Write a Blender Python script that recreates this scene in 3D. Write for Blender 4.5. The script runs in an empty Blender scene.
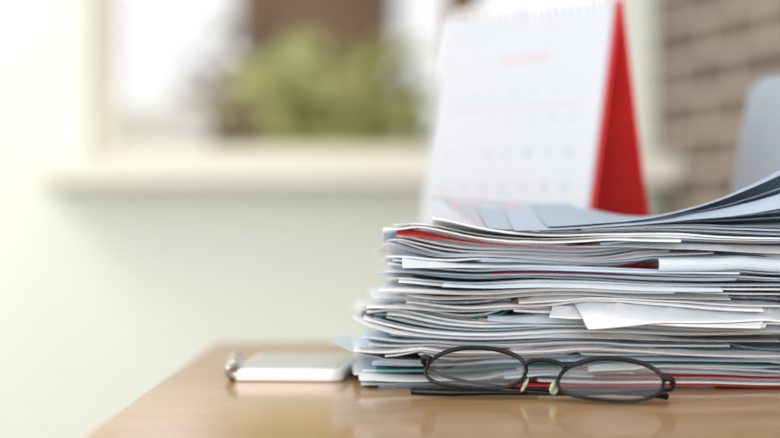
import bpy, bmesh, math, random
import numpy as np
from mathutils import Vector, Matrix, noise
random.seed(7); rng=np.random.RandomState(93)
scene=bpy.context.scene
col=scene.collection
TZ=0.75
try:
    scene.view_settings.view_transform='Standard'; scene.view_settings.exposure=.08
except Exception: pass

# ---------------------------------------------------------------- materials
def mat(name,color,rough=.5,metal=0,spec=None,coat=0,emit=None):
    m=bpy.data.materials.new(name); m.use_nodes=True
    b=m.node_tree.nodes['Principled BSDF']
    b.inputs['Base Color'].default_value=(*color,1)
    b.inputs['Roughness'].default_value=rough
    b.inputs['Metallic'].default_value=metal
    if spec is not None: b.inputs['Specular IOR Level'].default_value=spec
    b.inputs['Coat Weight'].default_value=coat
    return m
def noisy(name,c1,c2,scale=8,rough=.6,stretch=(1,1,1),detail=4,spec=None,bump=0):
    m=mat(name,c1,rough,spec=spec); nt=m.node_tree; b=nt.nodes['Principled BSDF']
    tc=nt.nodes.new('ShaderNodeTexCoord'); mp=nt.nodes.new('ShaderNodeMapping'); mp.inputs['Scale'].default_value=stretch
    n=nt.nodes.new('ShaderNodeTexNoise'); n.inputs['Scale'].default_value=scale; n.inputs['Detail'].default_value=detail
    r=nt.nodes.new('ShaderNodeValToRGB'); r.color_ramp.elements[0].position=.3; r.color_ramp.elements[1].position=.7
    r.color_ramp.elements[0].color=(*c1,1); r.color_ramp.elements[1].color=(*c2,1)
    nt.links.new(tc.outputs['Object'],mp.inputs[0]); nt.links.new(mp.outputs[0],n.inputs['Vector'])
    nt.links.new(n.outputs['Fac'],r.inputs[0]); nt.links.new(r.outputs[0],b.inputs['Base Color'])
    if bump:
        bp=nt.nodes.new('ShaderNodeBump'); bp.inputs['Strength'].default_value=bump; bp.inputs['Distance'].default_value=.002
        nt.links.new(n.outputs['Fac'],bp.inputs['Height']); nt.links.new(bp.outputs[0],b.inputs['Normal'])
    return m
def paper(name,c1,c2,printed=None,scale=330,cover=.55,trans=.3):
    m=mat(name,c1,.55,spec=.3); nt=m.node_tree; b=nt.nodes['Principled BSDF']; L=nt.links.new
    oi=nt.nodes.new('ShaderNodeObjectInfo')
    r=nt.nodes.new('ShaderNodeValToRGB'); r.color_ramp.elements[0].color=(*c1,1); r.color_ramp.elements[1].color=(*c2,1)
    L(oi.outputs['Random'],r.inputs[0])
    out=r.outputs[0]
    if printed:
        tc=nt.nodes.new('ShaderNodeTexCoord')
        w=nt.nodes.new('ShaderNodeTexWave'); w.bands_direction='Y'; w.inputs['Scale'].default_value=scale/6.28; w.inputs['Distortion'].default_value=0
        mp=nt.nodes.new('ShaderNodeMapping'); mp.inputs['Scale'].default_value=(1,.25,.1)
        n=nt.nodes.new('ShaderNodeTexNoise'); n.inputs['Scale'].default_value=160; n.inputs['Detail'].default_value=1
        L(tc.outputs['Object'],w.inputs[0]); L(tc.outputs['Object'],mp.inputs[0]); L(mp.outputs[0],n.inputs['Vector'])
        a=nt.nodes.new('ShaderNodeMath'); a.operation='GREATER_THAN'; a.inputs[1].default_value=.55; L(w.outputs['Fac'],a.inputs[0])
        c=nt.nodes.new('ShaderNodeMath'); c.operation='GREATER_THAN'; c.inputs[1].default_value=1-cover; L(n.outputs['Fac'],c.inputs[0])
        d=nt.nodes.new('ShaderNodeMath'); d.operation='MULTIPLY'; L(a.outputs[0],d.inputs[0]); L(c.outputs[0],d.inputs[1])
        mx=nt.nodes.new('ShaderNodeMix'); mx.data_type='RGBA'; L(d.outputs[0],mx.inputs[0]); L(out,mx.inputs[6]); mx.inputs[7].default_value=(*printed,1)
        out=mx.outputs[2]
    L(out,b.inputs['Base Color'])
    tr=nt.nodes.new('ShaderNodeBsdfTranslucent'); L(out,tr.inputs[0]); ms=nt.nodes.new('ShaderNodeMixShader'); ms.inputs[0].default_value=trans
    L(b.outputs[0],ms.inputs[1]); L(tr.outputs[0],ms.inputs[2]); L(ms.outputs[0],nt.nodes['Material Output'].inputs[0])
    return m
P_white=paper('paper_white',(.95,.97,.99),(.985,.985,.985))
P_cool=paper('paper_cool',(.76,.89,.99),(.91,.96,.99))
P_print=paper('paper_printed',(.88,.90,.92),(.95,.95,.95),(.64,.70,.78))
P_blue=paper('paper_blue',(.12,.42,.78),(.40,.68,.92))
P_grey=paper('paper_grey',(.68,.77,.86),(.80,.87,.94))
P_topshade=paper('paper_top_shade',(.42,.51,.60),(.62,.71,.81),trans=.15)  # shade of the lifted sheets' undersides painted in as grey-blue
P_red=paper('paper_red',(.75,.03,.04),(.85,.10,.10))
P_teal=paper('paper_teal',(.04,.42,.44),(.20,.60,.58))
P_pink=paper('paper_pink',(.92,.58,.58),(.94,.72,.70))
M_red=noisy('red_card',(.60,.022,.02),(.66,.032,.028),30,.5)
M_black=mat('dark_frame_metal',(.006,.006,.006),.4,.0,spec=.3)
M_tip=mat('black_acetate',(.006,.006,.007),.3,spec=.3)
M_chrome=mat('chrome',(.85,.85,.83),.15,1)
M_gold=mat('champagne_metal',(.60,.57,.53),.3,1)
M_alu=mat('aluminium_grey',(.32,.40,.46),.45,.1)
M_alul=mat('aluminium_light',(.78,.84,.86),.35,.1)
M_phone=mat('white_plastic',(.96,.96,.95),.35)
M_screen=mat('glossy_grey_screen',(.62,.62,.60),.12)
M_dark=mat('dark_glass',(.02,.02,.025),.12)
M_key=mat('key_black',(.03,.03,.03),.5)
M_wire=mat('white_wire',(.92,.92,.92),.35)
def glassmat(name,tint):
    m=bpy.data.materials.new(name); m.use_nodes=True; nt=m.node_tree; nt.nodes.clear()
    o=nt.nodes.new('ShaderNodeOutputMaterial'); mx=nt.nodes.new('ShaderNodeMixShader')
    t=nt.nodes.new('ShaderNodeBsdfTransparent'); t.inputs[0].default_value=(*tint,1)
    g=nt.nodes.new('ShaderNodeBsdfGlossy'); g.inputs['Roughness'].default_value=.02
    lw=nt.nodes.new('ShaderNodeFresnel'); lw.inputs[0].default_value=1.8
    nt.links.new(lw.outputs[0],mx.inputs[0]); nt.links.new(t.outputs[0],mx.inputs[1]); nt.links.new(g.outputs[0],mx.inputs[2]); nt.links.new(mx.outputs[0],o.inputs[0])
    return m
M_lens=glassmat('lens_glass',(1,1,1))
M_pad=mat('nose_pad_silicone',(.42,.50,.28),.35,spec=.3); M_pad.node_tree.nodes['Principled BSDF'].inputs['Transmission Weight'].default_value=.5
# wood
M_wood=mat('table_wood',(.4,.25,.13),.3,coat=.6)
nt=M_wood.node_tree; b=nt.nodes['Principled BSDF']; L=nt.links.new
tc=nt.nodes.new('ShaderNodeTexCoord'); mp=nt.nodes.new('ShaderNodeMapping'); mp.inputs['Scale'].default_value=(1.2,14,3)
n=nt.nodes.new('ShaderNodeTexNoise'); n.inputs['Scale'].default_value=6; n.inputs['Detail'].default_value=6; n.inputs['Distortion'].default_value=.6
r=nt.nodes.new('ShaderNodeValToRGB'); r.color_ramp.elements[0].position=.3; r.color_ramp.elements[1].position=.72
r.color_ramp.elements[0].color=(.43,.22,.065,1); r.color_ramp.elements[1].color=(.55,.315,.115,1)
L(tc.outputs['Object'],mp.inputs[0]); L(mp.outputs[0],n.inputs['Vector']); L(n.outputs['Fac'],r.inputs[0]); L(r.outputs[0],b.inputs['Base Color'])
b.inputs['Coat Roughness'].default_value=.08
M_wall=noisy('wall_plaster',(.70,.75,.68),(.73,.78,.71),3,.8,bump=.1)
M_sill=noisy('sill_paint',(.74,.73,.64),(.78,.77,.68),4,.5)
M_frame=noisy('frame_paint',(.78,.71,.59),(.82,.76,.64),5,.5)
M_brown=noisy('brown_timber',(.11,.058,.03),(.20,.115,.065),7,.6,(6,6,1))
M_floor=noisy('floor_tile',(.45,.40,.34),(.52,.47,.40),4,.5)
M_ground=noisy('garden_ground',(.30,.33,.18),(.42,.40,.28),5,.9)
def leafmat(name,c1,c2):
    m=noisy(name,c1,c2,6,.4); nt=m.node_tree; b=nt.nodes['Principled BSDF']; src=b.inputs['Base Color'].links[0].from_socket
    tr=nt.nodes.new('ShaderNodeBsdfTranslucent'); nt.links.new(src,tr.inputs[0]); ms=nt.nodes.new('ShaderNodeMixShader'); ms.inputs[0].default_value=.4
    nt.links.new(b.outputs[0],ms.inputs[1]); nt.links.new(tr.outputs[0],ms.inputs[2]); nt.links.new(ms.outputs[0],nt.nodes['Material Output'].inputs[0]); return m
M_leafd=leafmat('leaf_green',(.09,.11,.03),(.38,.39,.12))
M_leafb=leafmat('leaf_brown',(.12,.08,.04),(.38,.31,.18))
M_leafl=leafmat('leaf_light',(.16,.20,.05),(.80,.80,.38))  # light green leaves; pale end of the ramp paints in highlights
M_render=noisy('white_render',(.78,.76,.73),(.86,.84,.81),3,.7)
M_brick=mat('brick',(.3,.2,.16),.85)
nt=M_brick.node_tree; b=nt.nodes['Principled BSDF']; L=nt.links.new
tc=nt.nodes.new('ShaderNodeTexCoord'); sx=nt.nodes.new('ShaderNodeSeparateXYZ'); cx=nt.nodes.new('ShaderNodeCombineXYZ')
bt=nt.nodes.new('ShaderNodeTexBrick'); bt.inputs['Scale'].default_value=1; bt.inputs['Brick Width'].default_value=.2; bt.inputs['Row Height'].default_value=.058; bt.inputs['Mortar Size'].default_value=.007
bt.inputs['Color1'].default_value=(.10,.074,.056,1); bt.inputs['Color2'].default_value=(.16,.12,.092,1); bt.inputs['Mortar'].default_value=(.40,.35,.30,1)
L(tc.outputs['Object'],sx.inputs[0]); L(sx.outputs[0],cx.inputs[0]); L(sx.outputs[2],cx.inputs[1]); L(cx.outputs[0],bt.inputs['Vector']); L(bt.outputs['Color'],b.inputs['Base Color'])

# ---------------------------------------------------------------- helpers
def mobj(name,verts,faces,m,parent=None,loc=(0,0,0),smooth=True):
    me=bpy.data.meshes.new(name); me.from_pydata([tuple(v) for v in verts],[],faces); me.update()
    if smooth: me.polygons.foreach_set('use_smooth',[True]*len(me.polygons))
    ms=m if isinstance(m,(list,tuple)) else [m]
    for k in ms: me.materials.append(k)
    o=bpy.data.objects.new(name,me); o.location=loc; col.objects.link(o)
    if parent: o.parent=parent
    return o
def bm_obj(name,bm,m,parent=None,loc=(0,0,0),rot=(0,0,0),smooth=False):
    bmesh.ops.recalc_face_normals(bm,faces=bm.faces)
    me=bpy.data.meshes.new(name); bm.to_mesh(me); bm.free()
    if smooth: me.polygons.foreach_set('use_smooth',[True]*len(me.polygons))
    me.materials.append(m); o=bpy.data.objects.new(name,me); o.location=loc; o.rotation_euler=rot; col.objects.link(o)
    if parent: o.parent=parent
    return o
def box(name,x0,x1,y0,y1,z0,z1,m,parent=None,bev=0,seg=3,loc=(0,0,0),rot=(0,0,0)):
    bm=bmesh.new(); bmesh.ops.create_cube(bm,size=1)
    for v in bm.verts: v.co=Vector(((x0+x1)/2+v.co.x*(x1-x0),(y0+y1)/2+v.co.y*(y1-y0),(z0+z1)/2+v.co.z*(z1-z0)))
    if bev: bmesh.ops.bevel(bm,geom=list(bm.edges),offset=bev,segments=seg,affect='EDGES',profile=.5)
    return bm_obj(name,bm,m,parent,loc,rot)
def slab(name,w,h,t,rad,m,parent=None,loc=(0,0,0),rot=(0,0,0),edge=0,x0=0):
    bm=bmesh.new(); pts=[]
    for cx_,cy_,a0 in ((w-rad,rad,-90),(w-rad,h-rad,0),(rad,h-rad,90),(rad,rad,180)):
        for k in range(9):
            a=math.radians(a0+k*90/8); pts.append((x0+cx_+rad*math.cos(a),cy_+rad*math.sin(a),0))
    vs=[bm.verts.new(p) for p in pts]; f=bm.faces.new(vs)
    ex=bmesh.ops.extrude_face_region(bm,geom=[f])
    bmesh.ops.translate(bm,vec=(0,0,t),verts=[g for g in ex['geom'] if isinstance(g,bmesh.types.BMVert)])
    if edge:
        es=[e for e in bm.edges if abs(e.verts[0].co.z-e.verts[1].co.z)<1e-7]
        bmesh.ops.bevel(bm,geom=es,offset=edge,segments=3,affect='EDGES',profile=.5)
    return bm_obj(name,bm,m,parent,loc,rot)
def tube(name,pts,rad,m,parent=None,loc=(0,0,0),n=10,closed=False,flat=1.0,up=None):
    pts=[Vector(p) for p in pts]; N=len(pts)
    if not hasattr(rad,'__len__'): rad=[rad]*N
    V=[];F=[]; ref=up or Vector((0,0,1))
    for i,p in enumerate(pts):
        if closed: t=pts[(i+1)%N]-pts[i-1]
        else: t=pts[min(i+1,N-1)]-pts[max(i-1,0)]
        t.normalize(); s=t.cross(ref)
        if s.length<1e-4: s=t.cross(Vector((1,0,0)))
        s.normalize(); w=s.cross(t)
        for k in range(n):
            a=2*math.pi*k/n; V.append(p+(s*math.cos(a)*flat+w*math.sin(a))*rad[i])
    for i in range(N if closed else N-1):
        j=(i+1)%N
        for k in range(n): F.append((i*n+k,i*n+(k+1)%n,j*n+(k+1)%n,j*n+k))
    if not closed: F.append(tuple(range(n))); F.append(tuple((N-1)*n+k for k in reversed(range(n))))
    return mobj(name,V,F,m,parent,loc)
def smoothpath(pts,per=8):
    P=[Vector(p) for p in pts]; out=[]
    for i in range(len(P)-1):
        p0=P[max(i-1,0)];p1=P[i];p2=P[i+1];p3=P[min(i+2,len(P)-1)]
        for k in range(per):
            t=k/per
            out.append(.5*((2*p1)+(p2-p0)*t+(2*p0-5*p1+4*p2-p3)*t*t+(3*p1-p0-3*p2+p3)*t**3))
    out.append(P[-1]); return out
def empty(name,loc,rotz=0):
    e=bpy.data.objects.new(name,None); e.empty_display_size=.05; e.location=loc; e.rotation_euler=(0,0,rotz); col.objects.link(e); return e
def tag(o,label,cat,group=None):
    o['label']=label; o['category']=cat
    if group: o['group']=group
def struct(o,label=None,cat='structure'):
    o['kind']='structure'
    if label: o['label']=label; o['category']=cat

# ---------------------------------------------------------------- room
WY=3.0
struct(box('floor',-3,2.2,-1,3.2,-.05,0,M_floor),'warm grey tiled floor','floor')
ox0,ox1,oz0,oz1=-.49,.375,.953,2.1
def wallmesh():
    bm=bmesh.new()
    def b(x0,x1,z0,z1):
        r=bmesh.ops.create_cube(bm,size=1)
        for v in r['verts']: v.co=Vector(((x0+x1)/2+v.co.x*(x1-x0),WY+.06+v.co.y*.12,(z0+z1)/2+v.co.z*(z1-z0)))
    b(-3,ox0,0,2.6); b(ox1,.428,0,2.6); b(ox0,ox1,0,oz0-.001); b(ox0,ox1,oz1,2.6)
    return bm_obj('wall_back',bm,M_wall)
struct(wallmesh(),'pale green-white plaster wall with a window opening','wall')
wr=box('wall_right',0,1.25,0,.1,0,2.6,M_brick,loc=(.430,WY+.01,0),rot=(0,0,math.radians(-75)))
struct(wr,'grey-brown brick wall beside the window','wall')
bm=bmesh.new()
poly=[(-.565,WY-.11),(.455,WY-.11),(.424,WY-.005),(ox1-.001,WY-.005),(ox1-.001,WY+.12),(-.489,WY+.12),(-.489,WY-.005),(-.565,WY-.005)]
vs=[bm.verts.new((x,y,.908)) for x,y in poly]; f=bm.faces.new(vs); ex=bmesh.ops.extrude_face_region(bm,geom=[f])
bmesh.ops.translate(bm,vec=(0,0,.042),verts=[g for g in ex['geom'] if isinstance(g,bmesh.types.BMVert)])
sl=bm_obj('trim_1',bm,M_sill); struct(sl,'cream painted window sill','window sill')
w=empty('window_1',(0,WY+.06,oz0)); w['kind']='structure'; w['label']='painted window frame with timber mullion'; w['category']='window'
z0,z1=.001,oz1-oz0
box('window_frame',ox0,ox0+.035,-.03,.03,z0,z1,M_frame,w,.003)
box('window_frame',ox1-.035,ox1,-.03,.03,z0,z1,M_frame,w,.003)
box('window_frame',ox0+.035,ox1-.035,-.03,.03,z0,z0+.014,M_frame,w,.003)
box('window_frame',ox0+.035,ox1-.035,-.03,.03,z1-.03,z1,M_frame,w,.003)
box('mullion',.092,.146,-.03,.03,z0+.014,z1-.03,M_brown,w,.003)
# ---------------------------------------------------------------- garden outside
struct(box('floor_garden',-6,6,3.2,12,-.06,-.01,M_ground),'garden ground','ground')
def bush(loc,rx,ry,rz,m,seed,label,leaves=1500,core=.7,zc=None,ls=.03):
    r_=np.random.RandomState(seed)
    zc=rz*.9 if zc is None else zc
    bm=bmesh.new(); bmesh.ops.create_icosphere(bm,subdivisions=3,radius=1)
    for v in bm.verts:
        d=1+.3*noise.noise(v.co*2+Vector((seed,0,0))); v.co=Vector((v.co.x*rx*d*core,v.co.y*ry*d*core,max(0,v.co.z*rz*d*core+zc)))
    if zc<1.5: bmesh.ops.create_cone(bm,segments=8,radius1=.04,radius2=.02,depth=zc,matrix=Matrix.Translation((0,0,zc/2)))
    for i in range(leaves):
        d=r_.normal(size=3); d/=np.linalg.norm(d); k=.45+.68*r_.rand()
        c=Vector((d[0]*rx*k,d[1]*ry*k,max(.03,d[2]*rz*k+zc)))
        a=Vector(r_.normal(size=3)).normalized(); bb=a.cross(Vector(r_.normal(size=3))).normalized(); s=ls+ls*1.3*r_.rand()
        q=[bm.verts.new(c+a*s),bm.verts.new(c+bb*s*.5),bm.verts.new(c-a*s),bm.verts.new(c-bb*s*.5)]; bm.faces.new(q)
    me=bpy.data.meshes.new('bush'); bm.to_mesh(me); bm.free(); me.materials.append(m)
    o=bpy.data.objects.new('bush',me); o.location=loc; col.objects.link(o); tag(o,label,'bush','garden bushes'); return o
def px(x,d): return (x-390)/1842*d
bush((px(285,6.3),6.3,0),.22,.20,.76,M_leafl,1,'light green leafy garden bush outside the window',330,.2,ls=.055)
bush((px(395,5.3),5.3,0),.20,.2,.69,M_leafd,2,'dark olive leafy garden bush outside the window',600,.4,ls=.035)
bush((px(218,5.5),5.5,0),.17,.18,.70,M_leafb,3,'brownish bush beside the white garden wall',600,.4)
bush((px(500,6.4),6.4,0),.26,.25,.68,M_leafd,4,'dark olive leafy garden bush outside the window',900,.5)
bush((px(350,7.1),7.1,0),.25,.2,.77,M_leafl,5,'light green leafy garden bush beneath the tree',330,.2,ls=.055)
t=empty('tree',(px(318,8.2),8.2,-.01))
pts=smoothpath([(0,0,0),(.02,0,.8),(-.01,0,1.6),(.03,0,2.6),(0,.02,3.6)],6)
tube('trunk',pts,[.38-.03*i/len(pts) for i in range(len(pts))],M_brown,t,n=16)
cr=bush((0,0,2.9),1.2,1.1,.7,M_leafd,9,'',3000); cr.name='tree_crown'; cr.parent=t
for k in list(cr.keys()): del cr[k]
tag(t,'brown garden tree trunk seen through the window','tree')
g2=box('garden_wall',-.46,.46,-.06,.06,0,1.13,M_render,bev=.01,loc=(px(98,4.6)-.1,4.5,-.01),rot=(0,0,math.radians(-35))); tag(g2,'low white rendered garden wall outside the window','garden wall')

# ---------------------------------------------------------------- table
TX0,TX1,TY0,TY1=-.145,.76,.45,1.500
tb=empty('table',(.3,.98,0))
def tbox(nm,x0,x1,y0,y1,z0,z1,bev): return box(nm,x0-.3,x1-.3,y0-.98,y1-.98,z0,z1,M_wood,tb,bev)
tbox('table_top',TX0,TX1,TY0,TY1,TZ-.028,TZ,.006)
tbox('apron',TX0+.06,TX1-.06,TY0+.06,TY1-.06,TZ-.09,TZ-.0282,.002)
for x in (TX0+.03,TX1-.08):
    for y in (TY0+.03,TY1-.08): tbox('leg',x,x+.05,y,y+.05,0,TZ-.0285,.004)
tag(tb,'polished light brown wooden table','table')

# ---------------------------------------------------------------- paper stack via height map
GX0,GX1,GY0,GY1,GR=-.12,.42,.98,1.32,.002
gx=np.arange(GX0,GX1,GR); gy=np.arange(GY0,GY1,GR)
GXX,GYY=np.meshgrid(gx,gy,indexing='ij')
H=np.full(GXX.shape,.0003)
def dil(A):
    B=A.copy()
    for dx in (-1,0,1):
        for dy in (-1,0,1): B=np.maximum(B,np.roll(np.roll(A,dx,0),dy,1))
    return B
def samp(A,x,y):
    i=np.clip(np.rint((x-GX0)/GR).astype(int),0,A.shape[0]-1); j=np.clip(np.rint((y-GY0)/GR).astype(int),0,A.shape[1]-1)
    return A[i,j]
def blur(z):
    p=np.pad(z,1,mode='edge'); q=(p[:-2]+p[2:]+p[1:-1]*2)[:,1:-1]/4
    p=np.pad(q,1,mode='edge'); return (p[:,:-2]+p[:,2:]+p[:,1:-1]*2)[1:-1,:]/4
NU,NV=41,25
count=0
def item(kind,x,y,w,d,rot,m,layers=2,gap=.00012,fan=.0002,sag=.0001,its=20,lift=None,fold=.0006,label='',limit=True,thick=.00024,bump=0.0,curl=0.0,conform=False):
    """front-left corner (x,y); w along x, d depth; rotated about its front-left corner"""
    global H,count
    c,s=math.cos(rot),math.sin(rot)
    if limit:
        for _ in range(30):
            by=max(y+d*c,y+d*c+w*s)
            if by>1.272: d-=.006
            else: break
    u=np.linspace(0,w,NU); v=d*np.linspace(0,1,NV)**1.25
    U,V=np.meshgrid(u,v,indexing='ij')
    X=x+U*c-V*s; Y=y+U*s+V*c
    zb=samp(dil(H),X,Y)
    if conform:
        z=zb.copy()
        for _ in range(12): z=np.maximum(zb,blur(z))
    else:
        z=np.full(zb.shape,np.percentile(zb,75)); z=np.maximum(z,zb)
        for _ in range(its): z=np.maximum(zb,blur(z)-sag)
        for _ in range(2): z=np.maximum(zb,blur(z))
    ph=rng.rand(9)*6.28; A=rng.rand(4)
    if bump:
        bw=.5+.5*np.sin(U/w*(5+9*A[0])+ph[3]+V/d*3*A[2])*np.sin(V/d*2.5+ph[4])
        z=z+bump*np.clip(bw,0,1)*np.exp(-V/.05)
    if curl: z=z+curl*np.clip(1-U/(.02+.03*A[3]),0,1)**2*(.4+.6*(.5+.5*np.sin(V/d*4+ph[5])))
    if lift is not None: z=z+lift(U/w,V/d)
    nz=(.5+.5*np.sin(U/w*(4+5*A[0])+ph[0]))*(.3+.7*np.sin(U/w*11*A[1]+ph[1])**2)
    ez=np.exp(-V/.018)+np.exp(-(d-V)/.03)+1.2*np.exp(-U/.012)*(rng.rand())+.5*np.exp(-(w-U)/.02)
    ext=fan*nz*ez
    cx_,cy_=x+(w/2)*c-(d/2)*s, y+(w/2)*s+(d/2)*c
    base=TZ+float(z.min())
    VV=[];FF=[]
    def grid(Z0,Ug,Vg,th):
        nonlocal VV,FF
        n0=len(VV); nu,nv=Z0.shape
        XX=x+Ug*c-Vg*s-cx_; YY=y+Ug*s+Vg*c-cy_
        for zz in (Z0,Z0+th):
            VV+=list(zip(XX.ravel(),YY.ravel(),(zz+TZ-base).ravel()))
        M=nu*nv
        for i in range(nu-1):
            for j in range(nv-1):
                a=n0+i*nv+j; FF.append((a,a+1,a+nv+1,a+nv)); a+=M; FF.append((a,a+nv,a+nv+1,a+1))
        def side(lst):
            for p,q in zip(lst[:-1],lst[1:]): FF.append((p,q,q+M,p+M))
        side([n0+i*nv for i in range(nu)]); side([n0+i*nv+nv-1 for i in range(nu-1,-1,-1)])
        side([n0+j for j in range(nv-1,-1,-1)]); side([n0+(nu-1)*nv+j for j in range(nv)])
    if kind=='layers':
        for k in range(layers):
            sh=rng.uniform(0,.005) if k else 0; rt=rng.uniform(-.012,.012) if k else 0
            grid(z+k*(gap+thick)+k*ext,U+sh*.5-rt*V*.5,V+sh+np.abs(rt)*U*.5,thick)
        top=z+(layers-1)*(gap+thick+ext)+thick
    else:
        r0=fold
        th=np.maximum(r0*2*(.35+.65*np.exp(-V/.03)),gap+thick+ext)
        grid(z,U,V,thick)
        grid(z+th,U,V,thick)
        na=7; n0=len(VV)
        for i in range(NU):
            t0=th[i,0]; z00=z[i,0]
            for k in range(na):
                a=math.pi*k/(na-1); vv=-math.sin(a)*t0*.6; zz=z00+t0/2-math.cos(a)*t0/2+thick*k/(na-1)
                VV.append((x+u[i]*c-vv*s-cx_,y+u[i]*s+vv*c-cy_,zz+TZ-base))
        for i in range(NU-1):
            for k in range(na-1):
                a=n0+i*na+k; FF.append((a,a+na,a+na+1,a+1))
        if layers>2: grid(z+th*.5,U+.002,V+.004,thick)
        top=z+th+thick
    nm,cat={'layers':('letter','letter') if layers>1 else ('paper_sheet','paper'),'fold':('envelope','envelope')}[kind]
    o=mobj(nm,VV,FF,m,None,(cx_,cy_,base),smooth=False)
    tag(o,label or 'white paper in a stack on the table',cat,'stacked letters and envelopes')
    dx=GXX-x; dy=GYY-y; uu=(dx*c+dy*s)/w; vv=(-dx*s+dy*c)/d
    inside=(uu>=-.006)&(uu<=1.006)&(vv>=-.012)&(vv<=1.012)
    fi=np.clip(uu,0,1)*(NU-1); fj=np.clip(vv,0,1)**(1/1.25)*(NV-1)
    i0=np.clip(fi.astype(int),0,NU-2); j0=np.clip(fj.astype(int),0,NV-2); a=fi-i0; b_=fj-j0
    zt=top[i0,j0]*(1-a)*(1-b_)+top[i0+1,j0]*a*(1-b_)+top[i0,j0+1]*(1-a)*b_+top[i0+1,j0+1]*a*b_
    H=np.where(inside,np.maximum(H,zt+.00004),H); count+=1
    return o
def meanH():
    m_=(GXX>.03)&(GXX<.22)&(GYY>1.1)&(GYY<1.2); return H[m_].mean()
PAL=[(P_white,56,'white'),(P_cool,36,'pale blue-white'),(P_print,3,'white printed'),(P_blue,3,'blue'),(P_grey,2,'grey'),(P_pink,1.5,'pink')]
tot=sum(p[1] for p in PAL)
def pick():
    r_=rng.rand()*tot
    for m_,w_,n_ in PAL:
        r_-=w_
        if r_<=0: return m_,n_
    return PAL[0][0],'white'
def leftpx(h): return float(np.interp(h,[0,.02,.04,.06,.09,.12],[-.025,-.022,-.015,-.008,-.004,.01]))
def rnd_item():
    h=meanH()
    m_,n_=pick()
    lx=leftpx(h)+abs(rng.normal(0,.014))
    fy=1.084+rng.normal(0,.006)-.006*(h>.035)
    fy=max(fy,1.078 if h<.04 else 1.064)
    rot=rng.normal(0,.055)
    kind='fold' if rng.rand()<.45 else 'layers'
    coloured = n_ in ('blue','pink','teal','red')
    layers=int(rng.choice([1,2,3],p=[.60,.28,.12]))
    if coloured: kind='layers'; layers=1; fy+=.003
    big=rng.rand()
    if big<.42: w=rng.uniform(.26,.30)
    elif big<.76: w=rng.uniform(.15,.24)
    else: w=rng.uniform(.14,.23); lx=rng.uniform(.05,.13); fy-=rng.uniform(0,.016) if h>.035 else 0; rot=rng.normal(0,.12)
    d=rng.uniform(.11,.18)
    w=min(w,.300-lx)
    if h<.04 and rot<0: rot=max(rot,-.02)
    tl=rng.choice([0,.001,.002,.0032],p=[.55,.25,.13,.07]); side=rng.rand()<.5; pos=rng.uniform(.1,.7)
    def lf(a,b):
        q=np.clip(((1-a) if side else a)-pos,0,1)/(1-pos)
        return tl*q**1.3*np.exp(-b*1.6)
    kd={'fold':'folded envelope','layers':'letter sheets' if layers>1 else 'paper sheet'}[kind]
    item(kind,lx,fy,w,d,rot,m_,layers,gap=rng.uniform(.00006,.00016),fan=rng.uniform(.0001,.0005),fold=rng.uniform(.00025,.00065),lift=lf,
         bump=rng.choice([0,.0004],p=[.75,.25]),curl=rng.choice([0,.002,.006],p=[.70,.20,.10]),sag=rng.choice([.00006,.00015,.0003],p=[.45,.37,.18]),its=int(rng.choice([18,26])),
         label=f'{n_} {kd} stacked in a paper pile')
done=set()
def once(k,hh):
    if meanH()>hh and k not in done: done.add(k); return True
    return False
while meanH()<.0895 and count<260:
    if once('r0',.002): item('layers',.07,1.081,.22,.16,.0,P_red,2,label='red sheets in the paper pile')
    if once('r3',.005): item('layers',.12,1.080,.17,.16,.01,P_red,1,label='red sheet in the paper pile')
    if once('t0',.012): item('layers',-.008,1.083,.26,.16,.01,P_teal,1,label='teal sheet in the paper pile')
    if once('c',.016): item('layers',-.034,1.082,.25,.15,.03,P_cool,1,lift=lambda a,b:.012*np.clip(1-a*8,0,1)**1.4*(1-b*.5),label='pale blue sheet with a curled edge in the paper pile')
    if once('r1',.022): item('layers',.02,1.083,.10,.16,.015,P_red,1,label='red sheet in the paper pile')
    if once('a',.029): item('layers',-.022,1.078,.25,.14,-.04,P_white,1,lift=lambda a,b:.010*np.clip(1-a*9,0,1)**1.6,label='white sheet with a lifted corner in the paper pile')
    if once('b1',.033): item('layers',.06,1.082,.21,.14,-.0,P_blue,1,label='blue sheet in the paper pile')
    if once('r4',.038): item('layers',.03,1.083,.20,.16,-.01,P_red,1,label='red sheet in the paper pile')
    if once('e',.043): item('layers',-.006,1.080,.08,.17,.01,P_teal,1,label='teal sheet in the paper pile')
    if once('b',.047):
        item('fold',.092,1.064,.12,.16,-.26,P_white,3,fold=.0005,sag=.0003,its=34,label='white envelope sticking out at an angle from the paper pile')
        item('fold',.112,1.040,.16,.15,.12,P_white,3,fold=.0005,sag=.00040,its=32,label='wide white envelope slipping out of the paper pile')
    if once('g',.060): item('layers',.03,1.064,.16,.16,-.12,P_cool,1,its=30,label='pale blue sheet turned at an angle in the paper pile')
    if once('r5',.064): item('layers',.06,1.081,.24,.16,-.01,P_red,1,label='red sheet in the paper pile')
    if once('d',.069):
        item('fold',.155,1.066,.085,.16,.05,P_grey,2,fold=.0036,gap=.0005,lift=lambda a,b:.001*a,label='pale grey-blue letter folded with a rounded edge in the pile')
    if once('f',.082): item('layers',.004,1.077,.29,.17,.01,P_red,1,label='red sheet near the top of the paper pile')
    rnd_item()
P_chart=paper('paper_chart',(.56,.59,.63),(.60,.63,.66),(.44,.47,.52),scale=900,cover=.6,trans=.1)
nt=P_chart.node_tree; b=nt.nodes['Principled BSDF']; src=b.inputs['Base Color'].links[0].from_socket
tc=nt.nodes.new('ShaderNodeTexCoord'); mp=nt.nodes.new('ShaderNodeMapping'); mp.inputs['Rotation'].default_value=(0,0,.35); mp.inputs['Location'].default_value=(.02,0,0)
wv=nt.nodes.new('ShaderNodeTexWave'); wv.inputs['Scale'].default_value=12; wv.inputs['Distortion'].default_value=2
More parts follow.
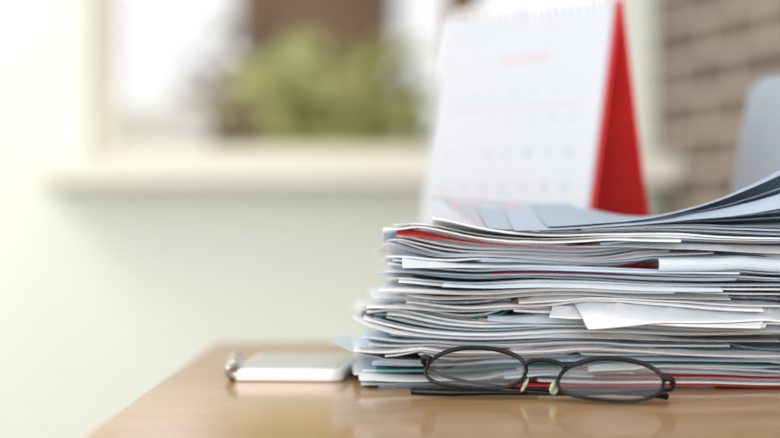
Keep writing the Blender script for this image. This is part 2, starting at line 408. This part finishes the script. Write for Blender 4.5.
ca=nt.nodes.new('ShaderNodeMath'); ca.operation='GREATER_THAN'; ca.inputs[1].default_value=.965
mx=nt.nodes.new('ShaderNodeMix'); mx.data_type='RGBA'; mx.inputs[7].default_value=(.80,.42,.44,1)
nt.links.new(tc.outputs['Object'],mp.inputs[0]); nt.links.new(mp.outputs[0],wv.inputs[0]); nt.links.new(wv.outputs['Fac'],ca.inputs[0]); nt.links.new(ca.outputs[0],mx.inputs[0]); nt.links.new(src,mx.inputs[6]); nt.links.new(mx.outputs[2],b.inputs['Base Color'])
for i in range(4):
    item('layers',.065+.025*i+rng.uniform(-.006,.006),1.072+rng.normal(0,.004),.22-.025*i,.165,rng.normal(0,.03),[P_white,P_cool,P_white,P_topshade][i],2,
         fan=.0004,conform=True,lift=(lambda a,b:.0012*np.clip(a,0,1)*(1-.6*b)),label='loose letter sheets near the top of the pile')
item('layers',.050,1.086,.130,.172,.14,P_chart,1,conform=True,lift=lambda a,b:.0225*np.clip(b*1.1,0,1)**1.0*np.clip((1-a)*3,0,1)*(.74+.42*(1-a)),label='grey printed sheet with red lines curling up on the pile',limit=True)
tops=[(P_topshade,.0035,1.074,.058,.236,.11),(P_cool,.0025,1.078,.085,.205,.12),(P_topshade,.0075,1.066,.072,.222,.13),(P_cool,.0025,1.080,.12,.17,.165),(P_topshade,.0080,1.072,.092,.20,.165)]
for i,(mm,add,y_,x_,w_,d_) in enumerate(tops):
    item('layers',x_,y_,w_,d_,rng.uniform(-.02,.03),mm,1,conform=True,lift=(lambda a,b,add=add:add*np.clip((a-.22)/.48,0,1.62)**1.9*(1.3-.8*b)),label='loose sheet curling upward on top of the pile')
print('ITEMS',count,'H',meanH(),H.max())

# ---------------------------------------------------------------- eyeglasses
Lc=Vector((.0478,1.035,.0166)); Rc=Vector((.120,1.005,.0126))
C=(Lc+Rc)/2; u=(Rc-Lc).normalized()
T=math.radians(34); hz=Vector((-u.y,u.x,0)).normalized()
v=(hz*math.cos(T)+Vector((0,0,1))*math.sin(T)); v=(v-u*v.dot(u)).normalized(); nrm=u.cross(v).normalized()
eg=empty('eyeglasses',(C.x,C.y,TZ)); off=Vector((C.x,C.y,0))
tag(eg,'folded eyeglasses with thin black oval metal frames on the table','eyeglasses')
def G(p): return Vector(p)-off
ff=empty('frame_front',(0,0,0)); ff.parent=eg
def lens_pts(c0,a,bb,sgn,n=64,k=1.0):
    out=[]
    for i in range(n):
        t=2*math.pi*i/n; ct,st=math.cos(t),math.sin(t)
        e=2/2.3
        x_=a*k*math.copysign(abs(ct)**e,ct); y_=bb*k*math.copysign(abs(st)**e,st)
        bow=-.0022*(x_/a)**2
        out.append(G(c0+u*x_+v*y_+nrm*bow))
    return out
a_,b_=.0292,.0178
for c0,sg in ((Lc,-1),(Rc,1)):
    tube('rim',lens_pts(c0,a_,b_,sg),[.00105+.00035*max(0,math.sin(2*math.pi*i/64)) for i in range(64)],M_black,ff,n=8,closed=True,up=nrm.copy())
    rings=[1,.75,.5,.25]; V=[];F=[]
    for k in rings:
        for p in lens_pts(c0,a_,b_,sg,48,k*.995): V.append(p+nrm*.0014*(1-k*k))
    V.append(G(c0)+nrm*.0014)
    for r_ in range(3):
        for i in range(48): F.append((r_*48+i,r_*48+(i+1)%48,(r_+1)*48+(i+1)%48,(r_+1)*48+i))
    for i in range(48): F.append((3*48+i,3*48+(i+1)%48,4*48))
    mobj('lens',V,F,M_lens,ff)
bl=Lc+u*(a_*.93)+v*.0065; br=Rc-u*(a_*.93)+v*.0065
tube('bridge',smoothpath([G(bl),G(bl+u*.004+v*.0022+nrm*.001),G((bl+br)/2+v*.0032+nrm*.0015),G(br-u*.004+v*.0022+nrm*.001),G(br)],6),.0013,M_black,ff,n=8)
for c0,sg in ((Lc,1),(Rc,-1)):
    s0=c0+u*sg*(a_*.97)-v*.001
    pad=s0+u*sg*.0022-v*.005-nrm*.0045
    tube('nose_pad_arm',smoothpath([G(s0),G(s0-nrm*.003+u*sg*.002),G(pad)],5),.0004,M_black,ff,n=6)
    bm=bmesh.new(); bmesh.ops.create_uvsphere(bm,u_segments=16,v_segments=10,radius=1)
    for q in bm.verts: q.co=G(pad)+v*q.co.y*.0058+(nrm*.7+u*sg*.6)*q.co.x*.0031+(u*sg*.7-nrm*.6)*q.co.z*.0012
    bm_obj('nose_pad',bm,M_pad,ff,smooth=True)
HR=Rc+u*(a_+.0035)+v*.005; HL=Lc-u*(a_+.0035)+v*.005
for hp,c0,sg in ((HR,Rc,1),(HL,Lc,-1)):
    s0=c0+u*sg*(a_*.97)+v*.004
    tube('end_piece',smoothpath([G(s0),G(hp),G(hp-nrm*.004+u*sg*.0008)],5),.0018,M_black,ff,n=8)
def temple(start,pts,tipfrom):
    P=smoothpath([G(p) for p in pts],10); N=len(P); k=int(N*tipfrom)
    te=tube('temple',P,.0010,M_black,eg,n=8)
    tube('temple_tip',P[k:],[.0012+.0010*min(1,i/12) for i in range(N-k-1)]+[.0012],M_tip,te,n=12)
temple(HR,[HR-nrm*.004+u*.0008,HR-nrm*.008-u*.001,Vector((.138,1.010,.0055)),Vector((.105,1.0225,.0028)),Vector((.06,1.0335,.0026)),Vector((.030,1.0345,.0027)),Vector((.0115,1.033,.0034))],.60)
temple(HL,[HL-nrm*.004-u*.0008,HL-nrm*.0085+u*.002,Vector((.040,1.058,.0075)),Vector((.075,1.048,.0035)),Vector((.115,1.033,.0027)),Vector((.140,1.020,.0027)),Vector((.1525,1.010,.0026))],.82)

# ---------------------------------------------------------------- phone + pen
ph=empty('smartphone',(-.059,1.200,TZ),math.radians(-4))
slab('phone_body',.070,.142,.0074,.009,M_phone,ph,loc=(-.035,-.071,.0002),edge=.002)
slab('phone_screen',.062,.128,.0004,.007,M_screen,ph,loc=(-.031,-.064,.0076))
slab('button',.0014,.014,.003,.0005,M_chrome,ph,loc=(-.0362,.02,.002))
tag(ph,'white smartphone with glossy grey screen lying on the table','smartphone')
pn=empty('pen',(-.1005,1.205,TZ),math.radians(3))
r_=.0056
prof=[(-.073,.003),(-.071,.0050),(-.064,.0056),(.03,.0056),(.045,.0044),(.056,.0022),(.062,.0007)]
tube('pen_barrel',[(0,y_,r_) for y_,_ in prof],[q for _,q in prof],M_gold,pn,n=20)
box('pen_clip',-.0012,.0012,-.066,-.02,r_+.0057,r_+.0065,M_chrome,pn,.0003)
tag(pn,'silver metal pen lying beside the phone','pen')

# ---------------------------------------------------------------- calendar
cal=empty('desk_calendar',(.107,1.389,TZ),math.radians(-50))
W2=.091; Hc=.256; K=.046
tilt=math.atan2(K,Hc); Ls=math.hypot(K,Hc)
def panel(name,x0,x1,s0,s1,t0,t1,m,side,parent=cal):
    V=[]
    for s_ in (s0,s1):
        for t_ in (t0,t1):
            for x_ in (x0,x1):
                y_=side*(K*(1-s_/Ls))+side*t_*math.cos(tilt); z_=s_*math.cos(tilt)+t_*math.sin(tilt)
                V.append((x_,y_,z_+.0008))
    F=[(0,1,3,2),(4,6,7,5),(0,4,5,1),(2,3,7,6),(0,2,6,4),(1,5,7,3)]
    return mobj(name,V,F,m,parent,smooth=False)
st=empty('stand',(0,0,0)); st.parent=cal
panel('stand_front',-W2,W2,.001,Ls,0,.002,M_red,-1,st)
panel('stand_back',-W2,W2,.001,Ls,0,.002,M_red,1,st)
box('stand_base',-W2,W2,-K,K,.0003,.002,M_red,st)
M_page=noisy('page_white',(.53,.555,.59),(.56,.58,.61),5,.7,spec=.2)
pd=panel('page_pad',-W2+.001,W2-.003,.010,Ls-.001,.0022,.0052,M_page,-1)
M_ink=mat('ink_grey',(.39,.42,.48),.6); M_inkr=mat('ink_red',(.54,.34,.36),.6)
def text_mesh(name,entries,m,parent):
    """entries: (string, x, distance along the slope, size) gathered in one printed mesh"""
    V=[];F=[]
    for body,sx_,ss,size in entries:
        cu=bpy.data.curves.new('t','FONT'); cu.body=body; cu.size=size; cu.align_x='CENTER'; cu.align_y='CENTER'; cu.resolution_u=2
        o=bpy.data.objects.new('t',cu); col.objects.link(o); bpy.context.view_layer.update()
        me=o.to_mesh(); n0=len(V)
        for q in me.vertices:
            s_=ss+q.co.y
            V.append((sx_+q.co.x,-(K*(1-s_/Ls))-.0055*math.cos(tilt),s_*math.cos(tilt)+.0055*math.sin(tilt)+.0008))
        for p in me.polygons: F.append(tuple(n0+i for i in p.vertices))
        o.to_mesh_clear(); bpy.data.objects.remove(o); bpy.data.curves.remove(cu)
    return mobj(name,V,F,m,parent,smooth=False)
E1=[];E2=[]
for i in range(31):
    cidx=(i+2)%7; ridx=(i+2)//7
    (E2 if cidx==0 else E1).append((str(i+1),-.066+cidx*.0215,Ls-.085-ridx*.026,.0080))
for i,s_ in enumerate('SMTWTFS'): (E2 if i==0 else E1).append((s_,-.066+i*.0215,Ls-.066,.006))
text_mesh('date_print',E1,M_ink,pd); hp_=text_mesh('holiday_print',E2,M_inkr,pd)
panel('header_rule',-.072,.070,Ls-.0755,Ls-.0750,.0053,.0054,M_inkr,-1,pd)
panel('header_band',-.02,.03,Ls-.040,Ls-.036,.0053,.0054,mat('ink_pale_red',(.56,.45,.47),.6),-1,pd)
for i in range(22):
    if i in (10,11): continue
    x_=-.08+i*.16/21
    tube('binding_ring',[(x_,-.0015+.0075*math.cos(t_),Hc-.001+.0095*math.sin(t_)) for t_ in np.linspace(0,2*math.pi,16,endpoint=False)],.0009,M_wire,cal,n=6,closed=True,up=Vector((1,0,0)))
tag(cal,'spiral-bound desk calendar with white pages on a red card stand','desk calendar')

# ---------------------------------------------------------------- laptop
lp=empty('laptop',(.243,1.392,TZ),math.radians(-55))
slab('laptop_base',.29,.184,.011,.012,M_alul,lp,loc=(0,0,.001),edge=.002)
slab('keyboard',.25,.10,.0006,.004,M_key,lp,loc=(.02,.02,.0122))
slab('trackpad',.09,.048,.0004,.004,M_alu,lp,loc=(.10,.13,.0122))
hn=tube('hinge',[(.03,.002,.0145),(.26,.002,.0145)],.0035,M_key,lp,n=12)
ln=math.radians(76)
ld=slab('lid',.29,.197,.006,.018,M_alu,lp,loc=(0,.0,.017),rot=(ln,0,0),edge=.0015)
slab('screen',.274,.180,.0004,.006,M_dark,ld,loc=(.008,.009,-.0005))
slab('lid_edge_trim',.2904,.1974,.0016,.018,M_alul,ld,loc=(-.0002,-.0002,.0022))
tag(lp,'grey aluminium laptop with half-open lid behind the paper pile','laptop')

# ---------------------------------------------------------------- lights
wd=bpy.data.worlds.new('World'); scene.world=wd; wd.use_nodes=True
bg=wd.node_tree.nodes['Background']; bg.inputs[0].default_value=(.97,.97,.99,1); bg.inputs[1].default_value=1.0
def area(loc,target,size,power,color):
    l=bpy.data.lights.new('light','AREA'); l.size=size; l.energy=power; l.color=color
    o=bpy.data.objects.new('area_light',l); o.location=loc; o.rotation_euler=(Vector(target)-Vector(loc)).to_track_quat('-Z','Y').to_euler(); col.objects.link(o); return o
area((-1.5,.7,1.7),(.1,1.15,.8),1.0,15,(1,.99,.97))
area((.3,-1.2,1.0),(.15,1.1,.8),1.4,34,(.96,.99,1))  # added fill behind the camera, brightens the front edges of the pile
area((-1.4,2.4,1.85),(-.9,3.0,1.35),.6,13,(1,.87,.70))
area((-1.0,4.6,3.2),(-.1,5.8,.8),1.5,65,(1,.95,.86))  # added unseen light above the garden, brightens the view in place of sun
# ---------------------------------------------------------------- camera
cd=bpy.data.cameras.new('camera'); cam=bpy.data.objects.new('camera',cd); cam.location=(0,0,TZ+.1); cam.rotation_euler=(math.pi/2,0,0)
cd.lens=85; cd.sensor_width=36; cd.clip_start=.01; cd.dof.use_dof=True; cd.dof.focus_distance=1.045; cd.dof.aperture_fstop=2.9
col.objects.link(cam); scene.camera=cam
